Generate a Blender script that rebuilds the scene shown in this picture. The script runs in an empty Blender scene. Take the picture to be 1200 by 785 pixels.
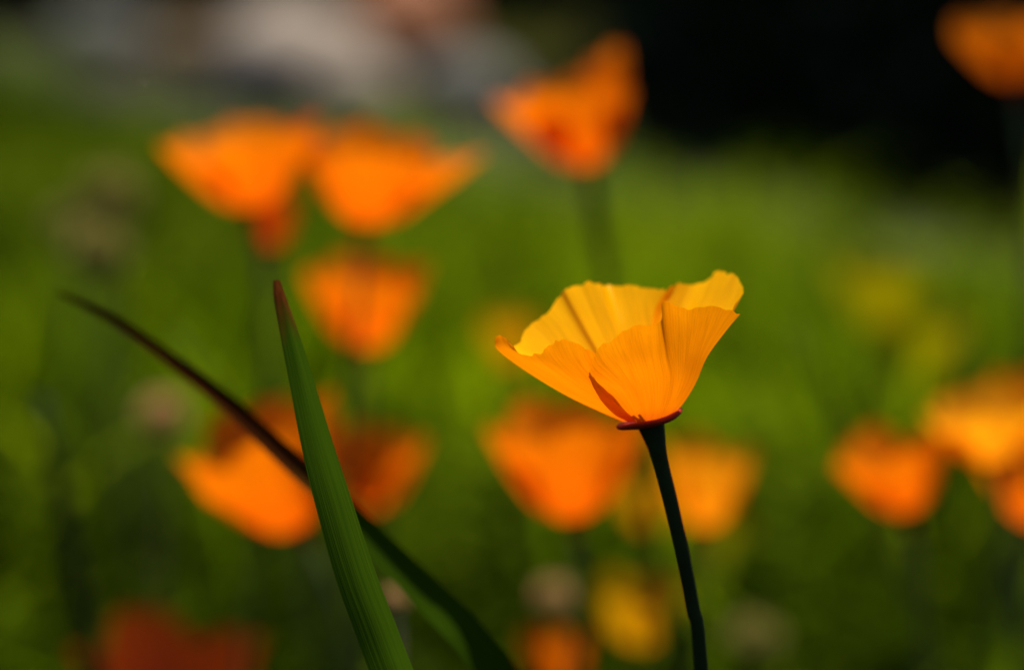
import bpy, math, random
import numpy as np
from mathutils import Vector, Matrix, Quaternion

random.seed(7)
RNG = np.random.default_rng(7)
S = bpy.context.scene
COL = S.collection
R = math.radians

# ---------------------------------------------------------------- camera
CAM_H = 0.45
PITCH = R(10.0)
FOCAL, SENSOR = 100.0, 36.0
cd = bpy.data.cameras.new('camera')
cam = bpy.data.objects.new('camera', cd)
COL.objects.link(cam)
cam.location = (0, 0, CAM_H)
cam.rotation_euler = (R(90) - PITCH, 0, 0)
cd.lens, cd.sensor_width, cd.sensor_fit = FOCAL, SENSOR, 'HORIZONTAL'
cd.clip_start, cd.clip_end = 0.02, 600
cd.dof.use_dof = True
cd.dof.focus_distance = 0.586
cd.dof.aperture_fstop = 5.4
S.camera = cam

# ---------------------------------------------------------------- sky, sun, exposure
SUN_AZ = R(28)      # clockwise from +Y (away from the camera), towards +X
SUN_EL = R(75)
w = bpy.data.worlds.new('World')
S.world = w
w.use_nodes = True
nt = w.node_tree
bg = nt.nodes['Background']
sky = nt.nodes.new('ShaderNodeTexSky')
sky.sky_type = 'NISHITA'
sky.sun_disc = False
sky.sun_elevation = SUN_EL
sky.sun_rotation = SUN_AZ
nt.links.new(sky.outputs[0], bg.inputs[0])
bg.inputs[1].default_value = 0.05
sd = bpy.data.lights.new('sun', 'SUN')
sd.energy, sd.angle, sd.color = 4.6, R(0.5), (1.0, 0.93, 0.82)
sun = bpy.data.objects.new('sun', sd)
COL.objects.link(sun)
sdir = Vector((math.sin(SUN_AZ) * math.cos(SUN_EL), math.cos(SUN_AZ) * math.cos(SUN_EL), math.sin(SUN_EL)))
sun.rotation_euler = (-sdir).to_track_quat('-Z', 'Y').to_euler()
sun.location = sdir * 12
S.view_settings.view_transform = 'Standard'
S.view_settings.look = 'None'
S.view_settings.exposure = 0.95
S.view_settings.gamma = 1.0
S.view_settings.use_curve_mapping = False
S.render.engine = 'CYCLES'
S.cycles.use_denoising = True
S.cycles.max_bounces = 8
S.cycles.transmission_bounces = 6
S.cycles.caustics_reflective = False
S.cycles.caustics_refractive = False

# ---------------------------------------------------------------- helpers
FWD = Vector((0, math.cos(PITCH), -math.sin(PITCH)))
UP = Vector((0, math.sin(PITCH), math.cos(PITCH)))
PXF = 1200 * FOCAL / SENSOR

def at(px, py, d):
    """point of the place seen at photo pixel (px,py), d metres along the view axis"""
    return Vector((0, 0, CAM_H)) + FWD * d + Vector((1, 0, 0)) * ((px - 600) / PXF * d) + UP * ((392.5 - py) / PXF * d)

def tag(o, label=None, cat=None, group=None, kind=None):
    if label: o['label'] = label
    if cat: o['category'] = cat
    if group: o['group'] = group
    if kind: o['kind'] = kind
    return o

def empty(name, loc=(0, 0, 0)):
    o = bpy.data.objects.new(name, None)
    o.empty_display_size = 0.01
    o.location = loc
    COL.objects.link(o)
    return o

def mesh_obj(name, verts, faces, mat, parent=None, smooth=True, uv=None, attrs=None):
    """verts in world space; when parented under an (unrotated) empty they are shifted to its frame"""
    me = bpy.data.meshes.new(name)
    V = np.asarray(verts, dtype=np.float32).reshape(-1, 3)
    if parent is not None:
        root = parent
        off = Vector((0, 0, 0))
        while root is not None:
            off += root.location
            root = root.parent
        V = V - np.array(off, dtype=np.float32)
    me.from_pydata(V.tolist() if len(V) < 4000 else V, [], faces)
    if smooth:
        me.polygons.foreach_set('use_smooth', np.ones(len(me.polygons), dtype=bool))
    if uv is not None:
        l = me.uv_layers.new(name='UVMap')
        idx = np.empty(len(me.loops), dtype=np.int32)
        me.loops.foreach_get('vertex_index', idx)
        l.data.foreach_set('uv', np.asarray(uv, dtype=np.float32)[idx].ravel())
    for k, a in (attrs or {}).items():
        t = me.attributes.new(k, 'FLOAT', 'POINT')
        t.data.foreach_set('value', np.asarray(a, dtype=np.float32))
    me.materials.append(mat)
    me.update()
    o = bpy.data.objects.new(name, me)
    COL.objects.link(o)
    if parent is not None:
        o.parent = parent
    return o

def grid_faces(nu, nv, off=0, wrap=False):
    f = []
    for j in range(nv - 1):
        for i in range(nu if wrap else nu - 1):
            i2 = (i + 1) % nu
            f.append((off + j * nu + i, off + j * nu + i2, off + (j + 1) * nu + i2, off + (j + 1) * nu + i))
    return f

def catmull(P, n):
    """P: (k, ...) control points -> n points along the spline"""
    P = np.asarray(P, dtype=float)
    k = len(P)
    t = np.linspace(0, k - 1, n)
    i = np.minimum(t.astype(int), k - 2)
    f = (t - i).reshape((-1,) + (1,) * (P.ndim - 1))
    p1, p2 = P[i], P[i + 1]
    p0 = np.where((i > 0).reshape(f.shape), P[np.maximum(i - 1, 0)], 2 * p1 - p2)
    p3 = np.where((i < k - 2).reshape(f.shape), P[np.minimum(i + 2, k - 1)], 2 * p2 - p1)
    return 0.5 * (2 * p1 + (p2 - p0) * f + (2 * p0 - 5 * p1 + 4 * p2 - p3) * f ** 2 + (3 * p1 - p0 - 3 * p2 + p3) * f ** 3)

def tube(path, radii, n=10):
    path = [Vector(p) for p in path]
    V, F = [], []
    up = Vector((0.3, 0.2, 1)).normalized()
    prev = None
    for i, p in enumerate(path):
        t = (path[min(i + 1, len(path) - 1)] - path[max(i - 1, 0)]).normalized()
        a = prev if prev is not None else t.cross(Vector((0.31, 0.9, 0.1)))
        a = (a - t * a.dot(t)).normalized()
        prev = a
        b = t.cross(a)
        for k in range(n):
            th = 2 * math.pi * k / n
            V.append(p + (a * math.cos(th) + b * math.sin(th)) * radii[i])
    F = grid_faces(n, len(path), wrap=True)
    F.append(tuple(range(n - 1, -1, -1)))
    F.append(tuple(range((len(path) - 1) * n, len(path) * n)))
    return V, F

def lathe(profile, M, n=28):
    """profile [(r,z)] revolved about local z, matrix M to the world"""
    V = []
    for r, z in profile:
        for k in range(n):
            th = 2 * math.pi * k / n
            V.append(M @ Vector((r * math.cos(th), r * math.sin(th), z)))
    return V, grid_faces(n, len(profile), wrap=True)

class Bag:
    def __init__(s): s.V, s.F = [], []
    def add(s, V, F):
        o = len(s.V)
        s.V += [tuple(v) for v in V]
        s.F += [tuple(i + o for i in f) for f in F]

# ---------------------------------------------------------------- materials
def new_mat(name):
    m = bpy.data.materials.new(name)
    m.use_nodes = True
    n = m.node_tree
    n.nodes.clear()
    out = n.nodes.new('ShaderNodeOutputMaterial')
    return m, n, out

def ramp(n, stops):
    r = n.nodes.new('ShaderNodeValToRGB')
    e = r.color_ramp.elements
    while len(e) < len(stops): e.new(0.5)
    for el, (p, c) in zip(e, stops):
        el.position = p
        el.color = (*c, 1)
    return r

def noise(n, scale, detail=3, vec=None, rough=0.55):
    t = n.nodes.new('ShaderNodeTexNoise')
    t.inputs['Scale'].default_value = scale
    t.inputs['Detail'].default_value = detail
    t.inputs['Roughness'].default_value = rough
    if vec is not None: n.links.new(vec, t.inputs['Vector'])
    return t

def thin_surface(n, out, col, transcol, trans, gloss, rough, bump=None):
    """thin leaf / petal: diffuse + light coming through + a faint waxy sheen"""
    L = n.links
    d = n.nodes.new('ShaderNodeBsdfDiffuse')
    t = n.nodes.new('ShaderNodeBsdfTranslucent')
    g = n.nodes.new('ShaderNodeBsdfGlossy')
    g.inputs['Roughness'].default_value = rough
    L.new(col, d.inputs['Color'])
    L.new(transcol, t.inputs['Color'])
    m1 = n.nodes.new('ShaderNodeMixShader'); m1.inputs[0].default_value = trans
    L.new(d.outputs[0], m1.inputs[1]); L.new(t.outputs[0], m1.inputs[2])
    m2 = n.nodes.new('ShaderNodeMixShader'); m2.inputs[0].default_value = gloss
    L.new(m1.outputs[0], m2.inputs[1]); L.new(g.outputs[0], m2.inputs[2])
    if bump is not None:
        for s in (d, t): L.new(bump, s.inputs['Normal'])
    L.new(m2.outputs[0], out.inputs['Surface'])

def petal_material(name, base, mid, tip, trans=0.6, gloss=0.003, rough=0.5, vein=0.25, through=(1.0, 0.80, 0.6)):
    m, n, out = new_mat(name)
    L = n.links
    uv = n.nodes.new('ShaderNodeUVMap')
    sp = n.nodes.new('ShaderNodeSeparateXYZ'); L.new(uv.outputs[0], sp.inputs[0])
    rp = ramp(n, [(0.0, base), (0.16, mid), (1.0, tip)]); L.new(sp.outputs['Y'], rp.inputs[0])
    # fine veins running from the base to the rim
    mp = n.nodes.new('ShaderNodeMapping'); L.new(uv.outputs[0], mp.inputs[0])
    mp.inputs['Scale'].default_value = (95, 2.2, 1)
    nz = noise(n, 1.0, 3, mp.outputs[0], 0.6)
    vr = ramp(n, [(0.36, (1 - vein,) * 3), (0.56, (1, 1, 1))]); L.new(nz.outputs[0], vr.inputs[0])
    mp2 = n.nodes.new('ShaderNodeMapping'); L.new(uv.outputs[0], mp2.inputs[0])
    mp2.inputs['Scale'].default_value = (7, 1.6, 1)
    nz2 = noise(n, 1.0, 3, mp2.outputs[0])
    vr2 = ramp(n, [(0.3, (0.86, 0.80, 0.7)), (0.62, (1, 1, 1))]); L.new(nz2.outputs[0], vr2.inputs[0])
    mx = n.nodes.new('ShaderNodeMixRGB'); mx.blend_type = 'MULTIPLY'; mx.inputs[0].default_value = 1
    L.new(rp.outputs[0], mx.inputs[1]); L.new(vr.outputs[0], mx.inputs[2])
    mx2 = n.nodes.new('ShaderNodeMixRGB'); mx2.blend_type = 'MULTIPLY'; mx2.inputs[0].default_value = 0.8
    L.new(mx.outputs[0], mx2.inputs[1]); L.new(vr2.outputs[0], mx2.inputs[2])
    bp = n.nodes.new('ShaderNodeBump'); bp.inputs['Strength'].default_value = 0.35; bp.inputs['Distance'].default_value = 0.0004
    L.new(nz.outputs[0], bp.inputs['Height'])
    tm = n.nodes.new('ShaderNodeMixRGB'); tm.blend_type = 'MULTIPLY'; tm.inputs[0].default_value = 1
    tm.inputs[2].default_value = (*through, 1)
    L.new(mx2.outputs[0], tm.inputs[1])
    thin_surface(n, out, mx2.outputs[0], tm.outputs[0], trans, gloss, rough, bp.outputs[0])
    return m

def blade_material(name, stops, trans=0.5, gloss=0.03, rough=0.4, stripe=None):
    """colour from the per-blade attribute 'tint'"""
    m, n, out = new_mat(name)
    L = n.links
    at_ = n.nodes.new('ShaderNodeAttribute'); at_.attribute_name = 'tint'
    rp = ramp(n, stops); L.new(at_.outputs['Fac'], rp.inputs[0])
    gain = n.nodes.new('ShaderNodeMixRGB'); gain.blend_type = 'MULTIPLY'; gain.inputs[0].default_value = 1
    gain.inputs[2].default_value = (1.0, 1.0, 0.7, 1)
    L.new(rp.outputs[0], gain.inputs[1])
    thin_surface(n, out, rp.outputs[0], gain.outputs[0], trans, gloss, rough)
    return m

def solid_material(name, stops, scale=30, rough=0.6, spec=0.3, bump=0.3, bdist=0.001, detail=5):
    m, n, out = new_mat(name)
    L = n.links
    tc = n.nodes.new('ShaderNodeTexCoord')
    nz = noise(n, scale, detail, tc.outputs['Object'])
    rp = ramp(n, stops); L.new(nz.outputs[0], rp.inputs[0])
    b = n.nodes.new('ShaderNodeBsdfPrincipled')
    b.inputs['Roughness'].default_value = rough
    b.inputs['Specular IOR Level'].default_value = spec
    L.new(rp.outputs[0], b.inputs['Base Color'])
    bp = n.nodes.new('ShaderNodeBump'); bp.inputs['Strength'].default_value = bump; bp.inputs['Distance'].default_value = bdist
    L.new(nz.outputs[0], bp.inputs['Height']); L.new(bp.outputs[0], b.inputs['Normal'])
    L.new(b.outputs[0], out.inputs['Surface'])
    return m

M = {}
M['petal_main'] = petal_material('petal_main', (0.82, 0.20, 0.008), (0.95, 0.38, 0.002), (0.98, 0.48, 0.002), trans=0.44, vein=0.14, through=(0.98, 0.62, 0.4), gloss=0.007, rough=0.13)
M['petal_orange'] = petal_material('petal_orange', (0.64, 0.07, 0.002), (0.84, 0.165, 0.002), (0.92, 0.275, 0.002), trans=0.55)
M['petal_deep'] = petal_material('petal_deep', (0.5, 0.03, 0.004), (0.72, 0.09, 0.004), (0.8, 0.17, 0.006), trans=0.5)
M['petal_amber'] = petal_material('petal_amber', (0.80, 0.16, 0.004), (0.92, 0.34, 0.006), (0.96, 0.45, 0.008), trans=0.6)
M['petal_olive'] = petal_material('petal_olive', (0.22, 0.2, 0.001), (0.32, 0.29, 0.001), (0.38, 0.34, 0.002), trans=0.5, through=(1.0, 0.95, 0.6))
M['petal_dimmed'] = petal_material('petal_dimmed', (0.2, 0.032, 0.001), (0.34, 0.075, 0.001), (0.5, 0.14, 0.002), trans=0.5)  # corner dimming put into the petal colour of an orange bloom
M['petal_crimson'] = petal_material('petal_crimson', (0.07, 0.002, 0.0005), (0.11, 0.005, 0.0005), (0.21, 0.032, 0.001), trans=0.4)
M['petal_yellow'] = petal_material('petal_yellow', (0.52, 0.22, 0.002), (0.60, 0.33, 0.002), (0.62, 0.38, 0.003), trans=0.55)
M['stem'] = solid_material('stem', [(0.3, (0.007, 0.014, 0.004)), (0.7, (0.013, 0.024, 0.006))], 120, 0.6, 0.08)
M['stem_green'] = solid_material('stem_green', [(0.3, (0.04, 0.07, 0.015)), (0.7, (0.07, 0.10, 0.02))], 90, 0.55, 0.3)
M['collar'] = solid_material('collar', [(0.3, (0.15, 0.006, 0.002)), (0.7, (0.25, 0.015, 0.003))], 260, 0.6, 0.12, 0.2, 0.0003)
M['stamen'] = solid_material('stamen', [(0.3, (0.7, 0.28, 0.01)), (0.7, (0.85, 0.42, 0.02))], 600, 0.7, 0.2)

# ================================================================= SETTING: ground, path
def ground_material():
    m, n, out = new_mat('soil')
    L = n.links
    tc = n.nodes.new('ShaderNodeTexCoord')
    nz = noise(n, 9, 8, tc.outputs['Object'], 0.65)
    nz2 = noise(n, 1.3, 4, tc.outputs['Object'])
    rp = ramp(n, [(0.3, (0.012, 0.011, 0.002)), (0.55, (0.022, 0.023, 0.003)), (0.75, (0.035, 0.042, 0.004))]); L.new(nz.outputs[0], rp.inputs[0])
    rp2 = ramp(n, [(0.35, (0.6, 0.75, 0.5)), (0.65, (1.1, 1.0, 0.9))]); L.new(nz2.outputs[0], rp2.inputs[0])
    mx = n.nodes.new('ShaderNodeMixRGB'); mx.blend_type = 'MULTIPLY'; mx.inputs[0].default_value = 1
    L.new(rp.outputs[0], mx.inputs[1]); L.new(rp2.outputs[0], mx.inputs[2])
    b = n.nodes.new('ShaderNodeBsdfPrincipled'); b.inputs['Roughness'].default_value = 0.95
    b.inputs['Specular IOR Level'].default_value = 0.02
    L.new(mx.outputs[0], b.inputs['Base Color'])
    bp = n.nodes.new('ShaderNodeBump'); bp.inputs['Strength'].default_value = 0.8; bp.inputs['Distance'].default_value = 0.02
    L.new(nz.outputs[0], bp.inputs['Height']); L.new(bp.outputs[0], b.inputs['Normal'])
    L.new(b.outputs[0], out.inputs['Surface'])
    return m
M['soil'] = ground_material()

def sheet(name, xs, ys, zfun, mat):
    X, Y = np.meshgrid(xs, ys)
    Z = zfun(X, Y)
    V = np.stack([X, Y, Z], -1).reshape(-1, 3)
    return mesh_obj(name, V, grid_faces(len(xs), len(ys)), mat)

xs = np.concatenate([[-300, -80, -30], np.linspace(-9, 9, 61), [30, 80, 300]])
ys = np.concatenate([[-300, -60, -20], np.linspace(-4, 12, 65), [30, 80, 300]])
def gz(X, Y):
    near = np.exp(-((X / 7) ** 2 + ((Y - 4) / 7) ** 2))
    return near * (0.012 * np.sin(3.1 * X + 1.2 * Y) + 0.010 * np.sin(2.3 * Y - 1.7 * X)) - 0.012
tag(sheet('ground', xs, ys, gz, M['soil']), kind='structure')

# gravel path: a strip that curves behind the flower bed
def path_near(x):           # near edge of the path
    return 3.3 - 1.7 * x if x < 0 else 3.3 - 1.7 * x + 0.28 * x * x
def path_far(x):
    return path_near(x) + (1.9 if x < -0.1 else max(0.55, 1.9 - 2.4 * (x + 0.1)))
m, n, out = new_mat('gravel')
tc = n.nodes.new('ShaderNodeTexCoord')
vo = n.nodes.new('ShaderNodeTexVoronoi'); vo.inputs['Scale'].default_value = 55
n.links.new(tc.outputs['Object'], vo.inputs['Vector'])
rp = ramp(n, [(0.0, (0.009, 0.008, 0.004)), (0.5, (0.020, 0.017, 0.010)), (1.0, (0.042, 0.035, 0.022))])
n.links.new(vo.outputs['Color'], rp.inputs[0])
b = n.nodes.new('ShaderNodeBsdfPrincipled'); b.inputs['Roughness'].default_value = 0.9
b.inputs['Specular IOR Level'].default_value = 0.15
n.links.new(rp.outputs[0], b.inputs['Base Color'])
bp = n.nodes.new('ShaderNodeBump'); bp.inputs['Distance'].default_value = 0.012; bp.invert = True
n.links.new(vo.outputs['Distance'], bp.inputs['Height']); n.links.new(bp.outputs[0], b.inputs['Normal'])
n.links.new(b.outputs[0], out.inputs['Surface'])
M['gravel'] = m
V, F = [], []
px_ = np.linspace(-3.2, 2.1, 45)
for x in px_:
    a, c = path_near(x), path_far(x)
    for k in range(7):
        yy = a + (c - a) * k / 6
        V.append((x, yy, 0.018 + 0.006 * math.sin(9 * x + 4 * yy)))
F = [(i * 7 + j, (i + 1) * 7 + j, (i + 1) * 7 + j + 1, i * 7 + j + 1) for i in range(44) for j in range(6)]
tag(mesh_obj('gravel_path', V, F, M['gravel']), kind='structure')

# ================================================================= vegetation masses (nobody could count them)
def vnoise(x, y, s, seed):
    g = np.random.default_rng(seed).random((64, 64))
    X, Y = (x * s + 500) % 63, (y * s + 500) % 63
    i, j = X.astype(int), Y.astype(int)
    u, v = X - i, Y - j
    u, v = u * u * (3 - 2 * u), v * v * (3 - 2 * v)
    i2, j2 = (i + 1) % 64, (j + 1) % 64
    return (g[i, j] * (1 - u) + g[i2, j] * u) * (1 - v) + (g[i, j2] * (1 - u) + g[i2, j2] * u) * v

def grass(name, mat, N, region, hfun, width, seed, tintfun, keep):
    """arched tapering blades with a shallow fold, four joints each"""
    g = np.random.default_rng(seed)
    x = g.uniform(region[0], region[1], N); y = g.uniform(region[2], region[3], N)
    k = keep(x, y, g.random(N))
    x, y = x[k], y[k]
    N = len(x)
    h = hfun(x, y) * g.uniform(0.55, 1.15, N)
    az = g.uniform(0, 2 * np.pi, N)
    lean = g.uniform(0.25, 1.05, N)
    wd = width * g.uniform(0.6, 1.3, N)
    face = az + np.pi / 2 + g.normal(0, 0.5, N)
    tint = tintfun(x, y, g)
    V = np.zeros((N, 9, 3), dtype=np.float32)
    ts = [0, 0.35, 0.7]
    for a, t in enumerate(ts + [1.0]):
        bend = lean * t ** 1.8
        cx = x + np.cos(az) * h * bend
        cy = y + np.sin(az) * h * bend
        cz = h * t * (1 - 0.35 * lean * t) - 0.01
        if t < 1:
            ww = wd * (1 - 0.55 * t ** 1.5) * 0.5
            V[:, 2 * a, 0] = cx - np.cos(face) * ww; V[:, 2 * a, 1] = cy - np.sin(face) * ww; V[:, 2 * a, 2] = cz
            V[:, 2 * a + 1, 0] = cx + np.cos(face) * ww; V[:, 2 * a + 1, 1] = cy + np.sin(face) * ww; V[:, 2 * a + 1, 2] = cz
        else:
            V[:, 6] = np.stack([cx, cy, cz], -1)
    V = V[:, :7]
    base = (np.arange(N) * 7)[:, None]
    q = np.concatenate([base + np.array([[0, 1, 3, 2]]), base + np.array([[2, 3, 5, 4]])])
    t3 = base + np.array([[4, 5, 6]])
    F = q.tolist() + t3.tolist()
    return mesh_obj(name, V.reshape(-1, 3), F, mat, attrs={'tint': np.repeat(tint, 7)})

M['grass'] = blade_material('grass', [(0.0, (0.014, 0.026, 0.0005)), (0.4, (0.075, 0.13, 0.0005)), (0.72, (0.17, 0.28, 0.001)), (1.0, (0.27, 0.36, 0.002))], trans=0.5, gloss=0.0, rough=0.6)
M['foliage'] = blade_material('foliage', [(0.0, (0.012, 0.022, 0.0005)), (0.5, (0.085, 0.135, 0.003)), (1.0, (0.16, 0.21, 0.012))], trans=0.45, gloss=0.0, rough=0.5)

def bed_edge(x):
    return np.where(x < 0, 3.3 - 1.7 * x, 3.3 - 1.7 * x + 0.28 * x * x)

def g_keep(x, y, r):
    halfw = 0.9 + 0.6 * y
    dens = 0.35 + 0.65 * np.clip(vnoise(x, y, 3.1, 3) * 1.6 - 0.25, 0, 1)
    return (y < bed_edge(x) + 0.05) & (np.abs(x) < halfw) & (r < dens)
def g_h(x, y):
    hh = 0.05 + 0.19 * vnoise(x, y, 7.0, 5) ** 1.7
    return hh * np.where(y < 1.0, 0.75, 1.0)
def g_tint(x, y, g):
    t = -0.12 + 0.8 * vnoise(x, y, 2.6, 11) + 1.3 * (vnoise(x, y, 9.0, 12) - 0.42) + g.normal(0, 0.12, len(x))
    t = t + 0.55 * np.exp(-((x - 0.2) ** 2 / 0.2 + (y - 2.8) ** 2 / 0.7)) - 0.8 * np.clip(-x - 0.07 * y, 0, 0.6) - 0.9 * np.clip(1.95 - y, 0, 1) - 0.5 * np.clip(x - 0.16 * y, 0, 0.5)  # corner vignetting put into blade colour: darker left, right and near the camera
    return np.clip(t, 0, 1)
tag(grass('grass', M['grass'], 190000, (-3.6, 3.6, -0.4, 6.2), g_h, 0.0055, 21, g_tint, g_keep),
    'backlit green grass filling the bed between the poppies', 'grass', kind='stuff')

def tall_keep(x, y, r):
    return (y < bed_edge(x)) & (np.abs(x) < 0.2 + 0.3 * y) & (r < 0.35 + 0.65 * vnoise(x, y, 2.5, 41))
tag(grass('tall_grass', M['grass'], 1500, (-1.1, 1.1, 1.1, 2.9), lambda x, y: 0.19 - 0.02 * y, 0.0085, 22,
          lambda x, y, g: np.clip(g_tint(x, y, g) + g.uniform(-0.35, 0.25, len(x)), 0, 1), tall_keep),
    'taller arching grass blades standing over the short grass', 'grass', kind='stuff')

tag(grass('seeding_grass', M['grass'], 560, (-0.75, 0.75, 0.99, 2.2), lambda x, y: 0.25 - 0.02 * y, 0.009, 23,
          lambda x, y, g: np.clip(g.choice([0.0, 0.05, 0.55, 0.95], len(x)) - 0.4 * np.clip(1.5 - y, 0, 0.5), 0, 1), lambda x, y, r: np.abs(x) < 0.1 + 0.22 * y),
    'scattered long grass blades rising between the blurred poppies', 'grass', kind='stuff')

def feathery(name, mat, N, seed):
    """finely cut blue-green poppy leaves, many small segments on arching stalks"""
    g = np.random.default_rng(seed)
    V, F, T = [], [], []
    for _ in range(N):
        y = g.uniform(0.8, 3.6); x = g.uniform(-1, 1) * (0.3 + 0.36 * y)
        if y > float(bed_edge(np.array(x))) - 0.05: continue
        if vnoise(np.array([x]), np.array([y]), 2.6, 31)[0] < 0.45: continue
        h = g.uniform(0.06, 0.15); az = g.uniform(0, 6.28); ln = g.uniform(0.2, 0.9); tint = float(np.clip(g.normal(0.55 if y > 1.8 else 0.55 - 0.8 * (1.8 - y), 0.25) - 0.5 * max(0, -x - 0.07 * y), 0, 1))  # leaves coloured darker nearby and to the left, painted corner shade
        ca, sa = math.cos(az), math.sin(az)
        def P(t): return np.array([x + ca * h * ln * t ** 1.5, y + sa * h * ln * t ** 1.5, h * t * (1 - 0.3 * t * ln)])
        side = np.array([-sa, ca, 0])
        for t in np.linspace(0.25, 1.0, 6):
            p = P(t)
            for s in (-1, 1):
                l = 0.045 * (1.15 - 0.6 * t) * g.uniform(0.7, 1.2)
                d = side * s * 0.8 + np.array([ca, sa, 0]) * 0.5 + np.array([0, 0, g.uniform(0.2, 0.8)])
                d = d / np.linalg.norm(d)
                wv = np.cross(d, g.normal(0, 1, 3)); wv = wv / np.linalg.norm(wv) * 0.0022
                o = len(V)
                V += [p - wv, p + wv, p + d * l + wv * 0.6, p + d * l - wv * 0.6]
                F.append((o, o + 1, o + 2, o + 3)); T += [tint] * 4
    return mesh_obj(name, np.array(V), F, mat, attrs={'tint': T})
tag(feathery('poppy_foliage', M['foliage'], 5200, 5), 'finely cut grey green poppy leaves among the grass', 'foliage', kind='stuff')

# ================================================================= evergreen shrubs behind the bed
M['bark'] = solid_material('bark', [(0.3, (0.03, 0.022, 0.015)), (0.7, (0.07, 0.05, 0.035))], 25, 0.9, 0.1, 0.8, 0.01)
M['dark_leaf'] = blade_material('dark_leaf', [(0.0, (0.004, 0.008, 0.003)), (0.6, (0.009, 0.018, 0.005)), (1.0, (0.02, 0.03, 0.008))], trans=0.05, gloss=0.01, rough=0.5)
def shrub_meshes(seed, n_leaf=16000):
    g = np.random.default_rng(seed)
    lobes = [(np.array([0, 0, 0.62]), np.array([0.62, 0.5, 0.60]))]
    for _ in range(8):
        a = g.uniform(0, 6.28)
        lobes.append((np.array([0.42 * math.cos(a), 0.34 * math.sin(a), g.uniform(0.3, 0.95)]), g.uniform(0.26, 0.42, 3)))
    for k in range(14):
        a = 6.283 * k / 14 + g.uniform(-0.15, 0.15)
        lobes.append((np.array([0.50 * math.cos(a), 0.42 * math.sin(a), g.uniform(0.12, 0.3)]), g.uniform(0.2, 0.3, 3)))
    V = np.zeros((n_leaf, 4, 3)); T = np.zeros(n_leaf)
    for i in range(n_leaf):
        c, r = lobes[g.integers(len(lobes))]
        d = g.normal(0, 1, 3); d /= np.linalg.norm(d)
        p = c + r * d * g.uniform(0.55, 1.03)
        p[2] = max(p[2], 0.02 + 0.1 * g.random())
        a = g.normal(0, 1, 3) + d * 0.6; a /= np.linalg.norm(a)
        b_ = np.cross(a, d + g.normal(0, 0.6, 3)); b_ /= np.linalg.norm(b_)
        l, wd = g.uniform(0.035, 0.06), g.uniform(0.014, 0.024)
        V[i] = [p, p + a * l * 0.5 + b_ * wd, p + a * l, p + a * l * 0.5 - b_ * wd]
        T[i] = np.clip(0.4 + 0.2 * g.normal(), 0, 1)
    crown = (V.reshape(-1, 3), (np.arange(n_leaf)[:, None] * 4 + np.arange(4)[None]).tolist(), np.repeat(T, 4))
    B = Bag()
    B.add(*tube([(0, 0, -0.02), (0.01, 0, 0.2), (0.0, 0.02, 0.5), (0.02, 0, 0.8)], [0.05, 0.042, 0.03, 0.012]))
    for _ in range(9):
        a = g.uniform(0, 6.28); z0 = g.uniform(0.12, 0.5)
        B.add(*tube([(0, 0, z0), (0.2 * math.cos(a), 0.17 * math.sin(a), z0 + 0.14), (0.45 * math.cos(a), 0.36 * math.sin(a), z0 + 0.3)], [0.02, 0.014, 0.005], 6))
    return crown, B
crown, br = shrub_meshes(4)
proto = empty('evergreen_shrub', (0, 0, 0))
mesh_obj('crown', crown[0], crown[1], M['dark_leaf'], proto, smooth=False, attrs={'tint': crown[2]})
mesh_obj('trunk', br.V, br.F, M['bark'], proto)
def copy_tree(o, parent=None):
    c = o.copy(); COL.objects.link(c); c.parent = parent
    for ch in o.children: copy_tree(ch, c)
    return c
SPOTS = [  # x, y, scale, rot, label
    (0.70, 4.05, (0.75, 0.9, 0.85), 10, 'dark evergreen shrub standing closest behind the gravel at the end of the bed'),
    (1.42, 3.95, (0.9, 0.9, 0.9), 130, 'dark evergreen shrub beside the tan stones at the curve of the gravel'),
    (1.75, 4.9, (1.2, 1.1, 1.2), 75, None), (0.95, 5.5, (1.2, 1.1, 1.1), 200, None), (-0.2, 7.5, (0.9, 1.0, 1.0), 300, None),
    (-1.0, 8.3, (1.3, 1.2, 1.1), 40, None), (-2.0, 8.8, (1.3, 1.2, 1.3), 160, None), (-3.0, 8.8, (1.4, 1.2, 1.4), 260, None), (2.6, 6.0, (1.5, 1.2, 1.5), 330, None), (-4.2, 9.0, (1.5, 1.3, 1.5), 15, None),
    (-1.5, 6.6, (0.85, 0.8, 0.8), 110, 'low dark evergreen shrub at the gravel edge on its own, away from the hedge row')]
for i, (x, y, s, rz, lab) in enumerate(SPOTS):
    o = proto if i == 0 else copy_tree(proto)
    o.location = (x, y, 0); o.scale = s; o.rotation_euler = (0, 0, R(rz))
    tag(o, lab or 'dark evergreen shrub in the hedge row beyond the gravel path', 'shrub', 'evergreen shrubs behind the path')

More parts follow.
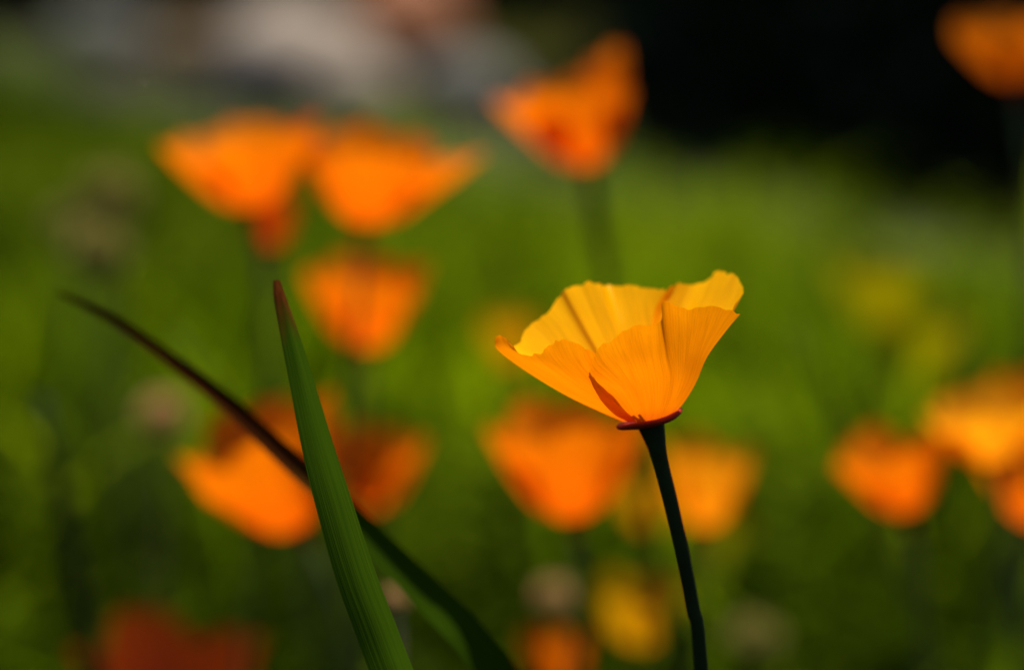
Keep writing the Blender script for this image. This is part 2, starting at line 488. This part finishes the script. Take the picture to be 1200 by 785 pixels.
# ================================================================= stones by the path
def stone(px, py, d, size, mat, label, seed, cat='stone', sq=(1, 1, 0.7)):
    g = np.random.default_rng(seed)
    p = at(px, py, d)
    ctr = Vector((p.x, p.y, 0))
    nu, nv = 16, 11
    dirs = g.normal(0, 1, (7, 3)); dirs /= np.linalg.norm(dirs, axis=1)[:, None]
    cut = g.uniform(0.72, 0.95, 7)
    V = []
    for j in range(nv):
        ph = math.pi * j / (nv - 1)
        for i in range(nu):
            th = 2 * math.pi * i / nu
            v = np.array([math.sin(ph) * math.cos(th), math.sin(ph) * math.sin(th), math.cos(ph)])
            v = v * (1 + 0.05 * math.sin(5 * th + 3 * ph + seed))
            for dd, c in zip(dirs, cut):
                k = v @ dd
                if k > c: v = v - dd * (k - c) * 0.9
            V.append((ctr.x + v[0] * size * sq[0], ctr.y + v[1] * size * sq[1], size * sq[2] * (v[2] + 0.72)))
    root_o = mesh_obj('stone', [(a - ctr.x, b_ - ctr.y, c) for a, b_, c in V], grid_faces(nu, nv, wrap=True), mat)
    root_o.location = ctr
    return tag(root_o, label, cat, 'stones along the gravel path')
M['stone_pale'] = solid_material('stone_pale', [(0.3, (0.16, 0.13, 0.10)), (0.7, (0.30, 0.245, 0.20))], 14, 0.85, 0.2, 0.7, 0.006)
M['stone_grey'] = solid_material('stone_grey', [(0.3, (0.07, 0.07, 0.06)), (0.7, (0.14, 0.138, 0.12))], 14, 0.85, 0.2, 0.7, 0.006)
M['stone_red'] = solid_material('stone_red', [(0.3, (0.18, 0.068, 0.03)), (0.7, (0.30, 0.125, 0.06))], 14, 0.85, 0.2, 0.7, 0.006)
M['stone_tan'] = solid_material('stone_tan', [(0.3, (0.08, 0.052, 0.022)), (0.7, (0.14, 0.095, 0.045))], 14, 0.85, 0.2, 0.7, 0.006)
stone(345, 88, 4.6, 0.15, M['stone_pale'], 'largest pale grey stone at the edge of the gravel path', 1)
stone(480, 85, 4.7, 0.12, M['stone_red'], 'reddish brown stone beside the pale stones on the path', 2, sq=(0.9, 0.9, 1.15))
stone(548, 105, 4.5, 0.09, M['stone_grey'], 'small blue grey stone next to the reddish stone', 3)
stone(120, 60, 5.6, 0.10, M['stone_grey'], 'dull grey stone at the end of the row of stones, beside the tan one', 4)
stone(222, 70, 5.2, 0.09, M['stone_tan'], 'dull tan stone on the path between the dull grey stone and the largest one', 7)
stone(418, 100, 4.45, 0.09, M['stone_pale'], 'small pale stone squeezed between the largest stone and the reddish one', 8)
stone(1150, 285, 2.72, 0.04, M['stone_tan'], 'small tan stone at the gravel curve under the dark shrubs', 5)
stone(1075, 250, 2.9, 0.035, M['stone_grey'], 'small grey stone at the gravel curve near the tan stone', 6)

# ================================================================= poppies
def stem_path(base, axis, foot, n=14, sag=0.0):
    """from the ground foot up to the flower base, arriving along the flower's axis"""
    b, f = Vector(base), Vector(foot)
    L = (b - f).length
    c1 = f + Vector((0, 0, 1)) * L * 0.45
    c2 = b - Vector(axis) * L * 0.35
    P = []
    for i in range(n):
        t = i / (n - 1)
        P.append(f * (1 - t) ** 3 + c1 * 3 * t * (1 - t) ** 2 + c2 * 3 * t * t * (1 - t) + b * t ** 3)
    return P

def poppy(label, px, py, d, L=0.040, open_=(18, 44), tilt=(0, 0), spin=0, mat='petal_orange', lens=(1, 1, 1, 1), openk=(0, 0, 0, 0), ruffle=0.07, seed=1, foot=None, rstem=0.0016, half=56, smat='stem_green'):
    """a four-petalled poppy cup: base of the cup at photo pixel (px,py), d metres away"""
    g = np.random.default_rng(seed)
    base = at(px, py, d)
    fx = base.x + (foot[0] if foot else g.uniform(-0.03, 0.03))
    fy = base.y + (foot[1] if foot else g.uniform(-0.02, 0.05))
    root = empty('poppy', (fx, fy, 0))
    tag(root, label, 'flower', 'orange poppies in the bed')
    # tilt: (towards +X degrees, towards camera degrees)
    axis = Vector((math.sin(R(tilt[0])), -math.sin(R(tilt[1])), 1)).normalized()
    Q = Vector((0, 0, 1)).rotation_difference(axis).to_matrix().to_4x4()
    T = Matrix.Translation(base) @ Q
    nu, nv = 21, 13
    for k in range(4):
        a0 = R(spin + 90 * k + g.uniform(-6, 6))
        th0, th1 = R(open_[0]), R(open_[1] + openk[k])
        lk = L * lens[k] * g.uniform(0.95, 1.05)
        off = 0.0008 if k % 2 else 0.0
        V, UV = [], []
        ph = g.uniform(0, 6.28, 3)
        for j in range(nv):
            v = j / (nv - 1)
            for i in range(nu):
                u = 2 * i / (nu - 1) - 1
                edge = 1 - 0.30 * abs(u) ** 2.4 + ruffle * (0.5 * math.sin(4.2 * u + ph[0]) + 0.35 * math.sin(9.5 * u + ph[1])) + 0.03 * math.sin(21 * u + ph[2])
                s = v * lk * edge
                # opens fast near the base and straightens to the rim
                r = z = 0.0
                q = v * edge
                m_ = 8
                for t in range(m_):
                    tt = (t + 0.5) / m_ * q
                    th = th0 + (th1 - th0) * min(1, tt * 1.5) + R(10) * max(0, tt - 0.8) * (1 + math.sin(3 * u + ph[1]))
                    th += R(72) * math.exp(-tt * 5.0) - R(22) * tt
                    r += math.sin(th) * lk * q / m_
                    z += math.cos(th) * lk * q / m_
                rr = r * (1 + off * 30) + 0.0022 + off + 0.0016 * v * math.sin(6 * u + ph[0]) + 0.0007 * v * math.sin(15 * u + ph[2])
                az = a0 + R(half) * u * (0.82 + 0.18 * v)
                V.append(T @ Vector((rr * math.cos(az), rr * math.sin(az), z)))
                UV.append((i / (nu - 1), v))
        mesh_obj('petal', V, grid_faces(nu, nv), M[mat], root, uv=UV)
    V, F = lathe([(0.0014, -0.007), (0.0024, -0.0035), (0.0036, -0.0008), (0.0055, 0.0002), (0.0056, 0.0010), (0.0035, 0.0012), (0.0, 0.001)], T, 16)
    mesh_obj('collar', V, F, M['collar'], root)
    P = stem_path(T @ Vector((0, 0, -0.005)), axis, (fx, fy, -0.005))
    V, F = tube(P, [rstem * (1.25 - 0.35 * i / (len(P) - 1)) for i in range(len(P))], 8)
    mesh_obj('stem', V, F, M[smat], root)
    # stamens
    B = Bag()
    for _ in range(14):
        a = g.uniform(0, 6.28); rr = g.uniform(0.001, 0.004)
        p0 = T @ Vector((rr * 0.4 * math.cos(a), rr * 0.4 * math.sin(a), 0.001))
        p1 = T @ Vector((rr * math.cos(a), rr * math.sin(a), g.uniform(0.007, 0.011)))
        B.add(*tube([p0, p0.lerp(p1, 0.5), p0.lerp(p1, 0.55), p1], [0.0002, 0.0002, 0.0006, 0.0004], 5))
    mesh_obj('stamen_cluster', B.V, B.F, M['stamen'], root)
    return root

# ---- the poppy in focus, petals laid out point by point (x, y on the photograph's enlargement, depth in mm behind 0.6 m)
D0 = 0.600
def zp(p):
    zx, zy, dm = p
    return at(560 + zx / 3.2706, 290 + zy / 3.2706, D0 + dm * 0.001)
MAIN_BASE = zp((662, 672, 0))
foot = Vector((MAIN_BASE.x + 0.020, MAIN_BASE.y + 0.012, 0))
main = empty('poppy', foot)
tag(main, 'sharp golden poppy cup in focus on a dark leaning stem', 'flower', 'orange poppies in the bed')

def petal_from_rows(rows, nu=70, nv=44, rough_amp=0.0002, seed=0, edge_amp=0.0006):
    """rows from the base to the rim, each a list of control points"""
    g = np.random.default_rng(seed)
    W = np.array([[list(zp(p)) for p in r] for r in rows])      # rows, cols, 3
    A = np.stack([catmull(r, nu) for r in W])                    # rows, nu, 3
    G = catmull(A, nv)                                           # nv, nu, 3
    # normals for small undulation
    du = np.gradient(G, axis=1); dv = np.gradient(G, axis=0)
    Nn = np.cross(du, dv); Nn /= np.linalg.norm(Nn, axis=2, keepdims=True) + 1e-12
    u = np.linspace(0, 1, nu)[None, :]; v = np.linspace(0, 1, nv)[:, None]
    f = np.zeros((nv, nu))
    for k, fr in enumerate((6, 11, 19, 31)):
        f += np.sin(2 * np.pi * fr * u / 2 + g.uniform(0, 6.28) + 1.5 * v) * (1.0 / (1 + 0.8 * k))
    G = G + Nn * (f * v ** 1.5 * rough_amp)[..., None]
    # finely nibbled rim
    nb = np.convolve(g.normal(0, 1, nu), np.ones(2) / 2, 'same') * edge_amp * 0.5
    nb += np.convolve(g.normal(0, 1, nu), np.ones(7) / 7, 'same') * edge_amp
    d = dv[-1] / (np.linalg.norm(dv[-1], axis=1, keepdims=True) + 1e-12)
    wgt = np.clip((v - 0.85) / 0.15, 0, 1)
    G = G + d[None] * (nb[None] * wgt)[..., None]
    UV = np.stack([np.broadcast_to(u, (nv, nu)), np.broadcast_to(v, (nv, nu))], -1)
    return G.reshape(-1, 3), UV.reshape(-1, 2), nu, nv

FR = [  # front right petal
 [(590,668,-1.2),(606,669,-2),(622,672,-2.5),(640,675,-3),(660,676,-3),(680,674,-3),(695,670,-2.5),(712,665,-2),(725,658,-1.5),(740,648,-1)],
 [(532,646,-4.0),(580,622,-5.2),(602,612,-6.2),(632,605,-7),(670,600,-7.5),(710,596,-7.5),(730,594,-7),(750,592,-6.5),(770,592,-5.5),(790,594,-4)],
 [(480,596,-8.4),(536,562,-9.6),(568,541,-11),(606,525,-12),(660,515,-13),(725,505,-13),(748,500,-12.5),(785,500,-11),(815,505,-9),(838,515,-6)],
 [(446,542,-12.8),(482,520,-13.8),(518,484,-15.4),(572,455,-17),(640,440,-18),(712,425,-17.8),(735,410,-17.5),(795,400,-15),(845,400,-12),(880,420,-8)],
 [(433,512,-15.6),(442,496,-16.4),(472,432,-18.4),(540,395,-20),(620,365,-21),(704,345,-21.4),(721,300,-21.4),(800,305,-19),(880,300,-15.5),(950,325,-9.5)],
 [(428,502,-16.6),(426,478,-17.4),(455,398,-20.4),(520,345,-22.6),(610,302,-24.5),(698,281,-24.5),(713,209,-25.0),(800,233,-22.5),(905,220,-18.5),(1008,257,-10)]]
FL = [  # front left petal
 [(590,662,1.5),(560,668,0),(565,668,-1),(575,668,-2),(585,668,-2.5),(595,668,-2.5),(605,668,-2.5),(612,668,-2),(620,668,-1.5),(625,668,-1)],
 [(500,635,3),(465,628,0),(475,622,-3),(485,618,-5),(500,616,-6),(515,614,-6.5),(535,612,-6.5),(550,612,-6),(565,616,-5),(580,622,-4)],
 [(380,570,5),(340,568,0),(350,560,-5),(370,555,-8),(395,555,-10),(420,550,-11),(455,545,-11.5),(480,545,-11),(510,550,-10),(530,560,-8)],
 [(230,470,7),(190,478,1),(210,470,-5),(240,472,-9),(280,485,-12),(325,485,-14),(375,475,-15),(410,475,-15),(450,480,-14),(490,495,-12)],
 [(140,400,8),(78,395,1),(110,392,-5),(150,405,-9),(205,440,-12),(265,440,-15),(325,420,-17),(370,420,-17.5),(420,430,-16.5),(470,450,-14)],
 [(100,362,8),(66,352,1),(80,336,-4),(112,350,-7),(165,412,-11),(230,405,-15),(300,362,-19),(345,357,-20),(400,378,-19),(455,410,-16)]]
BR = [  # back right petal
 [(650,655,2),(660,655,2.5),(670,656,2.5),(680,656,2.2),(690,656,2),(700,656,1.5),(708,656,1),(714,656,.7),(720,658,.3),(725,660,0)],
 [(650,560,7),(665,565,8),(685,570,8),(700,570,7.5),(715,572,7),(730,572,6),(745,575,4.5),(752,578,3),(758,585,1),(760,595,-1)],
 [(660,400,13),(685,420,14),(715,425,14),(740,430,13),(760,430,12),(785,435,10),(805,440,8),(815,445,5.5),(822,460,2.5),(820,480,-2)],
 [(668,275,17),(705,300,18),(750,310,18),(790,310,17),(815,305,16),(845,310,13),(870,320,10),(885,330,7),(895,345,3),(885,380,-3)],
 [(692,205,19),(740,215,21),(800,215,22),(850,205,20.5),(872,190,19.5),(910,195,16.5),(940,205,13.5),(960,220,9.8),(975,245,5),(955,290,-3)],
 [(738,146,21.5),(780,141,24),(835,138,25),(893,122,23.5),(906,92,23),(950,97,20),(986,105,16.5),(1000,135,12),(1020,166,7),(985,225,-2)]]
def fan(rim, base0, base1, bulge, rows=7):
    out = []
    n = len(rim)
    for j in range(rows):
        v = j / (rows - 1)
        r = []
        for i, p in enumerate(rim):
            t = i / (n - 1)
            b_ = [base0[c] + (base1[c] - base0[c]) * t for c in range(3)]
            k = math.sin(math.pi * v ** 0.8)
            r.append((b_[0] + (p[0] - b_[0]) * v + bulge[0] * k * (2 * t - 1), b_[1] + (p[1] - b_[1]) * v + bulge[1] * k, b_[2] + (p[2] - b_[2]) * v ** 0.8))
        out.append(r)
    return out
BL = fan([(118,385,7),(160,352,11),(205,295,14.5),(262,238,17.5),(314,192,20.0),(333,163,20.0),(380,151,22.0),(424,131,22.8),(454,138,23.2),(486,153,23.8),(525,157,24.4),(600,151,25.5),(680,153,25),(730,175,23.5)],
         (628,655,1.5), (665,655,3), (10, 30, 0))
for rows, seed, amp in ((FR, 1, 0.00010), (FL, 2, 0.00010), (BR, 3, 0.00014), (BL, 4, 0.00014)):
    V, UV, nu, nv = petal_from_rows(rows, seed=seed, rough_amp=amp)
    if rows is BL:      # one spot of the rim curls back and catches the sun
        uu, vv = UV[:, 0], UV[:, 1]
        V = V + np.array([0, 1, -0.1]) * (0.0032 * np.exp(-((uu - 0.735) / 0.06) ** 2) * np.clip((vv - 0.70) / 0.30, 0, 1) ** 1.5)[:, None]
    mesh_obj('petal', V, grid_faces(nu, nv), M['petal_main'], main, uv=UV)

ax = (at(735, 380, 0.6) - at(766, 505, 0.6)).normalized()
Q = Vector((0, 0, 1)).rotation_difference(ax).to_matrix().to_4x4()
T = Matrix.Translation(MAIN_BASE) @ Q
# the flat red rim under the petals, slightly wavy
prof = [(0.0028, -0.0008), (0.0050, -0.0004), (0.0064, -0.0002), (0.0071, 0.0001), (0.0073, 0.0006), (0.0069, 0.0010), (0.0055, 0.0009), (0.003, 0.0008), (0.0, 0.0008)]
V = []
nn = 40
for r, z in prof:
    for k in range(nn):
        th = 2 * math.pi * k / nn
        q = r / 0.0073
        V.append(T @ Vector((r * math.cos(th), r * math.sin(th), z + q * q * (0.00055 * math.cos(2 * th) + 0.0003 * math.sin(3 * th + 1)))))
mesh_obj('collar', V, grid_faces(nn, len(prof), wrap=True), M['collar'], main)
top = T @ Vector((0, 0, -0.0004))
SP = [top] + [at(x, y, D0 + dz) for x, y, dz in ((767.5, 514, 0), (771, 528, 0), (776, 548, 0.001), (787, 592, 0.002), (800, 650, 0.004), (812, 712, 0.006), (822, 785, 0.009))]
last = SP[-1]
SP += [last.lerp(Vector((foot.x, foot.y, 0)), t) + Vector((0.004 * math.sin(3.1 * t), 0, 0)) for t in (0.3, 0.6, 0.85, 1.03)]
SR = [0.0029, 0.0023, 0.00185, 0.00162, 0.00155, 0.00151, 0.00149, 0.0015, 0.0017, 0.0018, 0.0019, 0.002]
SPd = catmull([list(p) for p in SP], 60); SRd = catmull(np.array(SR)[:, None], 60)[:, 0]
V, F = tube([Vector(p) for p in SPd], SRd, 16)
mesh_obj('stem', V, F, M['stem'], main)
B = Bag()
g = np.random.default_rng(77)
for _ in range(22):
    a = g.uniform(0, 6.28); rr = g.uniform(0.001, 0.005)
    p0 = T @ Vector((rr * 0.4 * math.cos(a), rr * 0.4 * math.sin(a), 0.001)); p1 = T @ Vector((rr * math.cos(a), rr * math.sin(a), g.uniform(0.007, 0.012)))
    B.add(*tube([p0, p0.lerp(p1, 0.5), p0.lerp(p1, 0.55), p1], [0.0002, 0.0002, 0.0006, 0.0004], 6))
mesh_obj('stamen_cluster', B.V, B.F, M['stamen'], main)

# ---- the poppies behind, out of focus
poppy('orange poppy in front of the stone path, leftmost of a touching pair', 296, 241, 1.00, L=0.039, open_=(26, 50), tilt=(-8, 2), spin=20, seed=11, openk=(0, 6, 0, 0))
poppy('orange poppy of the touching pair with one petal flared wide', 428, 260, 1.00, L=0.040, open_=(24, 46), tilt=(6, 2), spin=0, seed=12, lens=(1.15, 1, 1, 1), openk=(14, 0, 0, 0))
poppy('smaller rounded orange poppy directly below the touching pair', 430, 405, 1.06, L=0.038, open_=(20, 38), tilt=(0, 2), spin=8, seed=13)
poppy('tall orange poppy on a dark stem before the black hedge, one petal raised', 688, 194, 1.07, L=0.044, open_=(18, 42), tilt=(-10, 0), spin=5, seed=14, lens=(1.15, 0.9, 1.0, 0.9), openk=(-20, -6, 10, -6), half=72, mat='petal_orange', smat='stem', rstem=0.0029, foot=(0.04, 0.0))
poppy('large orange poppy leaning over behind the crossing leaf blades', 350, 616, 0.95, L=0.050, open_=(20, 40), tilt=(-28, 4), spin=10, seed=15, lens=(1, 1, 0.9, 1), openk=(0, 0, -10, 0))
poppy('dull orange poppy half hidden behind the upright green blade', 432, 594, 1.08, L=0.036, open_=(14, 32), tilt=(6, 0), spin=5, seed=16)
poppy('deep orange poppy behind the stem side of the sharp golden cup', 672, 604, 0.95, L=0.045, open_=(22, 38), tilt=(-6, 0), spin=4, seed=34)
poppy('amber poppy just past the dark stem of the sharp golden cup', 822, 614, 1.10, L=0.037, open_=(16, 28), tilt=(4, 0), spin=6, seed=18, mat='petal_amber')
poppy('small faded amber poppy touching the deep orange one', 760, 618, 1.25, L=0.030, open_=(16, 32), tilt=(0, 0), spin=10, seed=19, mat='petal_yellow')
poppy('deep orange poppy tilted beside the bright amber poppy', 1062, 597, 1.02, L=0.033, open_=(18, 40), tilt=(-16, 0), spin=15, seed=20, mat='petal_orange')
poppy('bright amber poppy overlapping the tilted deep orange poppy', 1163, 538, 0.98, L=0.029, open_=(24, 48), tilt=(-12, 2), spin=0, seed=21, mat='petal_amber')
poppy('orange poppy with a tall petal close behind the bright amber poppy', 1212, 535, 1.08, L=0.037, open_=(12, 26), tilt=(2, 0), spin=0, seed=22)
poppy('orange poppy hanging low under the bright amber poppy', 1215, 612, 1.0, L=0.026, open_=(16, 36), tilt=(-8, 0), spin=0, seed=23)
poppy('dimmed orange poppy held highest against the black hedge', 1192, 94, 1.12, L=0.034, open_=(22, 44), tilt=(-10, 0), spin=25, seed=24, mat='petal_dimmed')
poppy('dark red orange poppy low in the grass under the leaning leaf', 195, 838, 1.08, L=0.044, open_=(30, 56), tilt=(6, 10), spin=25, seed=25, mat='petal_crimson')
poppy('small round yellow poppy low behind the dark stem', 748, 752, 1.16, L=0.030, open_=(18, 30), tilt=(0, 8), spin=45, seed=26, mat='petal_yellow')
poppy('orange poppy bud low beside the small pink seed head', 652, 812, 1.05, L=0.026, open_=(12, 24), tilt=(0, 0), spin=0, seed=27)
poppy('faded amber poppy glowing dimly behind the golden cup', 600, 425, 1.45, L=0.030, open_=(14, 32), tilt=(0, 0), spin=0, seed=28, mat='petal_yellow')
poppy('dull olive yellow poppy far back in the grass, higher of two', 1030, 385, 1.7, L=0.05, open_=(16, 36), tilt=(0, 4), spin=0, seed=29, mat='petal_olive')
poppy('dull olive yellow poppy far back in the grass, lower of two', 1078, 442, 1.7, L=0.048, open_=(16, 36), tilt=(0, 4), spin=20, seed=30, mat='petal_olive')
poppy('small rust orange bud under the leftmost flower of the pair', 318, 285, 1.2, L=0.024, open_=(8, 16), tilt=(4, 0), spin=0, seed=31, mat='petal_deep')
poppy('small closed olive poppy near the amber poppy', 850, 668, 1.4, L=0.03, open_=(8, 18), tilt=(4, 0), spin=0, seed=32, mat='petal_olive')

# ================================================================= leaf blades
def leaf_material(name, tip_at):
    m, n, out = new_mat(name)
    L = n.links
    uv = n.nodes.new('ShaderNodeUVMap')
    sp = n.nodes.new('ShaderNodeSeparateXYZ'); L.new(uv.outputs[0], sp.inputs[0])
    mp = n.nodes.new('ShaderNodeMapping'); L.new(uv.outputs[0], mp.inputs[0]); mp.inputs['Scale'].default_value = (16, 3.0, 1)
    nz = noise(n, 1.0, 3, mp.outputs[0], 0.6)
    gr = ramp(n, [(0.3, (0.024, 0.057, 0.002)), (0.7, (0.042, 0.084, 0.003))]); L.new(nz.outputs[0], gr.inputs[0])
    mp2 = n.nodes.new('ShaderNodeMapping'); L.new(uv.outputs[0], mp2.inputs[0]); mp2.inputs['Scale'].default_value = (3, 9, 1)
    nz2 = noise(n, 1.0, 4, mp2.outputs[0])
    ad = n.nodes.new('ShaderNodeMath'); ad.operation = 'MULTIPLY_ADD'; ad.inputs[1].default_value = 0.10; 
    L.new(nz2.outputs[0], ad.inputs[0]); L.new(sp.outputs['Y'], ad.inputs[2])
    tp = ramp(n, [(tip_at, (0, 0, 0)), (tip_at + 0.04, (0.5, 0.5, 0.5)), (tip_at + 0.12, (1, 1, 1))]); L.new(ad.outputs[0], tp.inputs[0])
    br = ramp(n, [(0.35, (0.045, 0.009, 0.003)), (0.65, (0.11, 0.032, 0.006))]); L.new(nz2.outputs[0], br.inputs[0])
    mx = n.nodes.new('ShaderNodeMixRGB'); L.new(tp.outputs[0], mx.inputs[0]); L.new(gr.outputs[0], mx.inputs[1]); L.new(br.outputs[0], mx.inputs[2])
    bp = n.nodes.new('ShaderNodeBump'); bp.inputs['Strength'].default_value = 0.5; bp.inputs['Distance'].default_value = 0.0005
    L.new(nz.outputs[0], bp.inputs['Height'])
    thin_surface(n, out, mx.outputs[0], mx.outputs[0], 0.35, 0.0, 0.4, bp.outputs[0])
    return m

def leaf_blade(name, label, pts, mat, fold=0.25, twist=0.0, face=(0.45, -1.0, 0.35)):
    """pts from the tip to the foot: (world point, width)"""
    C = catmull([list(p) for p, _ in pts], 60); W = catmull(np.array([w_ for _, w_ in pts])[:, None], 60)[:, 0]
    root_p = Vector(C[-1]); root_p.z = 0
    nu = 9
    V, UV = [], []
    tot = len(C) - 1
    for j, c in enumerate(C):
        t = C[min(j + 1, tot)] - C[max(j - 1, 0)]; t /= np.linalg.norm(t)
        view = np.array(face)
        side = np.cross(t, view); side /= np.linalg.norm(side)
        nrm = np.cross(side, t)
        a = twist * (1 - j / tot)
        side, nrm = side * math.cos(a) + nrm * math.sin(a), nrm * math.cos(a) - side * math.sin(a)
        for i in range(nu):
            u = 2 * i / (nu - 1) - 1
            p = c + side * u * W[j] * 0.5 + nrm * (abs(u) ** 1.5) * W[j] * fold
            V.append(p); UV.append((i / (nu - 1), 1 - j / tot))
    # a real thickness: back skin joined to the front along the edges
    Vb = []
    for j in range(len(C)):
        for i in range(nu):
            u = 2 * i / (nu - 1) - 1
            jj = min(max(j, 1), tot - 1)
            t = C[jj + 1] - C[jj - 1]; t /= np.linalg.norm(t)
            side = np.cross(t, np.array(face)); side /= np.linalg.norm(side)
            Vb.append(V[j * nu + i] - np.cross(side, t) * 0.0011 * (1 - u * u) * min(1, W[j] / 0.006))
    n0 = len(V)
    F = grid_faces(nu, len(C)) + [tuple(reversed(f)) for f in grid_faces(nu, len(C), off=n0)]
    o = mesh_obj(name, np.array(V + Vb) - np.array(root_p), F, mat, uv=UV + UV)
    o.location = root_p
    return tag(o, label, 'leaf', 'strap shaped leaf blades')

M['leaf_front'] = leaf_material('leaf_front', 0.85)
M['leaf_back'] = leaf_material('leaf_back', 0.50)
W1 = 1 / PXF
def lp(x, y, d, wpx): return (at(x, y, d), wpx * d * W1)
b1 = at(468, 800, 0.580)
leaf_blade('leaf_blade', 'upright green leaf blade with a burnt brown tip', 
    [lp(325, 328, 0.606, 9), lp(330, 350, 0.604, 16), lp(341, 390, 0.601, 23), lp(357, 450, 0.597, 32), lp(375, 520, 0.592, 40), lp(394, 585, 0.588, 46), lp(420, 670, 0.584, 50), lp(450, 750, 0.581, 52), lp(487, 850, 0.578, 54),
     (b1 + Vector((0.0155, -0.005, -0.045)), 0.0098), (b1 + Vector((0.034, -0.010, -0.115)), 0.010), (Vector((b1.x + 0.055, b1.y - 0.012, -0.005)), 0.009)], M['leaf_front'], fold=-0.24)
b2 = at(590, 795, 0.66)
leaf_blade('leaf_blade', 'arching leaf blade dried to brown, crossing behind the upright green one',
    [lp(68, 343, 0.70, 5), lp(95, 355, 0.698, 9), lp(150, 385, 0.694, 13), lp(210, 428, 0.69, 17), lp(270, 475, 0.685, 21), lp(330, 530, 0.68, 25), lp(385, 580, 0.675, 29), lp(440, 635, 0.67, 34), lp(500, 695, 0.665, 39), lp(560, 758, 0.66, 43),
     (b2 + Vector((0.012, 0.0, -0.02)), 0.0088), (b2 + Vector((0.05, 0.0, -0.09)), 0.009), (Vector((b2.x + 0.075, b2.y, -0.005)), 0.009)], M['leaf_back'], fold=0.12, face=(0.1, -1.0, 0.10))

# thin stalks and seed heads standing among the flowers
M['stalk'] = solid_material('stalk', [(0.3, (0.03, 0.045, 0.01)), (0.7, (0.06, 0.075, 0.02))], 60, 0.7, 0.2)
M['stalk_dry'] = solid_material('stalk_dry', [(0.3, (0.16, 0.13, 0.06)), (0.7, (0.26, 0.22, 0.12))], 60, 0.7, 0.2)
M['seed_pink'] = blade_material('seed_pink', [(0.0, (0.42, 0.24, 0.11)), (1.0, (0.62, 0.42, 0.24))], trans=0.5, gloss=0.0)
M['seed_grey'] = blade_material('seed_grey', [(0.0, (0.20, 0.18, 0.05)), (1.0, (0.32, 0.28, 0.09))], trans=0.5, gloss=0.0)
def stalk(label, a, b_, r=0.0012, mat='stalk', name='grass_stalk'):
    a, b_ = Vector(a), Vector(b_)
    root = Vector((b_.x, b_.y, 0))
    mid = a.lerp(b_, 0.5) + Vector((0.004, 0, 0.006))
    C = catmull([list(a), list(mid), list(b_)], 16)
    V, F = tube([Vector(c) - root for c in C], [r * (0.35 + 0.65 * i / 15) for i in range(16)], 7)
    o = mesh_obj(name, V, F, M[mat]); o.location = root
    return tag(o, label, 'stalk', 'thin stalks among the poppies')
def to_ground(p, dx, dy): return Vector((p.x + dx, p.y + dy, -0.005))
p = at(48, 465, 0.98); stalk('dark green stalk beside the dark red poppy', p, to_ground(at(95, 690, 1.0), 0.02, 0.0), 0.006, 'stem')
p = at(1085, 290, 1.15); stalk('thin dark stalk slanting past the olive yellow poppies', p, to_ground(at(1175, 450, 1.1), 0.06, 0), 0.0012)
p = at(205, 385, 0.95); stalk('thin bowed stalk crossing under the arching leaf', p, to_ground(at(480, 440, 1.0), 0.1, 0), 0.0009)
p = at(930, 380, 1.05); stalk('thin green stalk slanting behind the golden cup', p, to_ground(at(1010, 470, 1.05), 0.08, 0), 0.0011)

def seed_head(label, px, py, d, r, mat, seed, kind='seed_head'):
    g = np.random.default_rng(seed)
    c = at(px, py, d)
    foot_ = Vector((c.x + g.uniform(-0.02, 0.02), c.y + g.uniform(0, 0.03), 0))
    root = empty(kind, foot_)
    tag(root, label, 'seed head', 'dry seed heads among the poppies')
    B = Bag()
    for _ in range(150):   # small papery florets around a core
        d_ = Vector(g.normal(0, 1, 3)).normalized()
        a = d_.cross(Vector(g.normal(0, 1, 3))).normalized() * r * 0.16
        e = d_.cross(a).normalized() * r * 0.05
        B.add([c + d_ * r * 0.3 - a * 0.4, c + d_ * r * 0.3 + a * 0.4, c + d_ * r * g.uniform(0.85, 1.1) + a, c + d_ * r * g.uniform(0.85, 1.1) - a + e], [(0, 1, 2, 3)])
    mesh_obj('floret_cluster', B.V, B.F, M[mat], root, smooth=False, attrs={'tint': np.repeat(g.random(len(B.V) // 4), 4)})
    V, F = tube(stem_path(c, (0, 0, 1), (foot_.x, foot_.y, -0.004), 8), [0.0011] * 8, 6)
    mesh_obj('stem', V, F, M['stalk_dry'], root)
seed_head('small pink brown seed head above the low orange bud', 650, 697, 1.15, 0.0075, 'seed_pink', 1)
seed_head('pale pinkish seed head beside the large leaning poppy', 190, 487, 1.2, 0.010, 'seed_pink', 2)
seed_head('greyish seed head low in the grass right of no flower'.replace('right of no flower', 'by the foot of the dark stem'), 885, 747, 1.2, 0.011, 'seed_grey', 3)
seed_head('pale tan seed head on its own, lower of a loose cluster', 115, 290, 1.35, 0.015, 'seed_grey', 4)
seed_head('pale tan seed head, topmost of a loose cluster', 128, 230, 1.5, 0.017, 'seed_grey', 5)
seed_head('pale tan seed head, smallest of a loose cluster', 80, 265, 1.5, 0.013, 'seed_grey', 6)
seed_head('tiny pink seed head peeping between the two crossing blades', 463, 700, 0.86, 0.0036, 'seed_pink', 7)
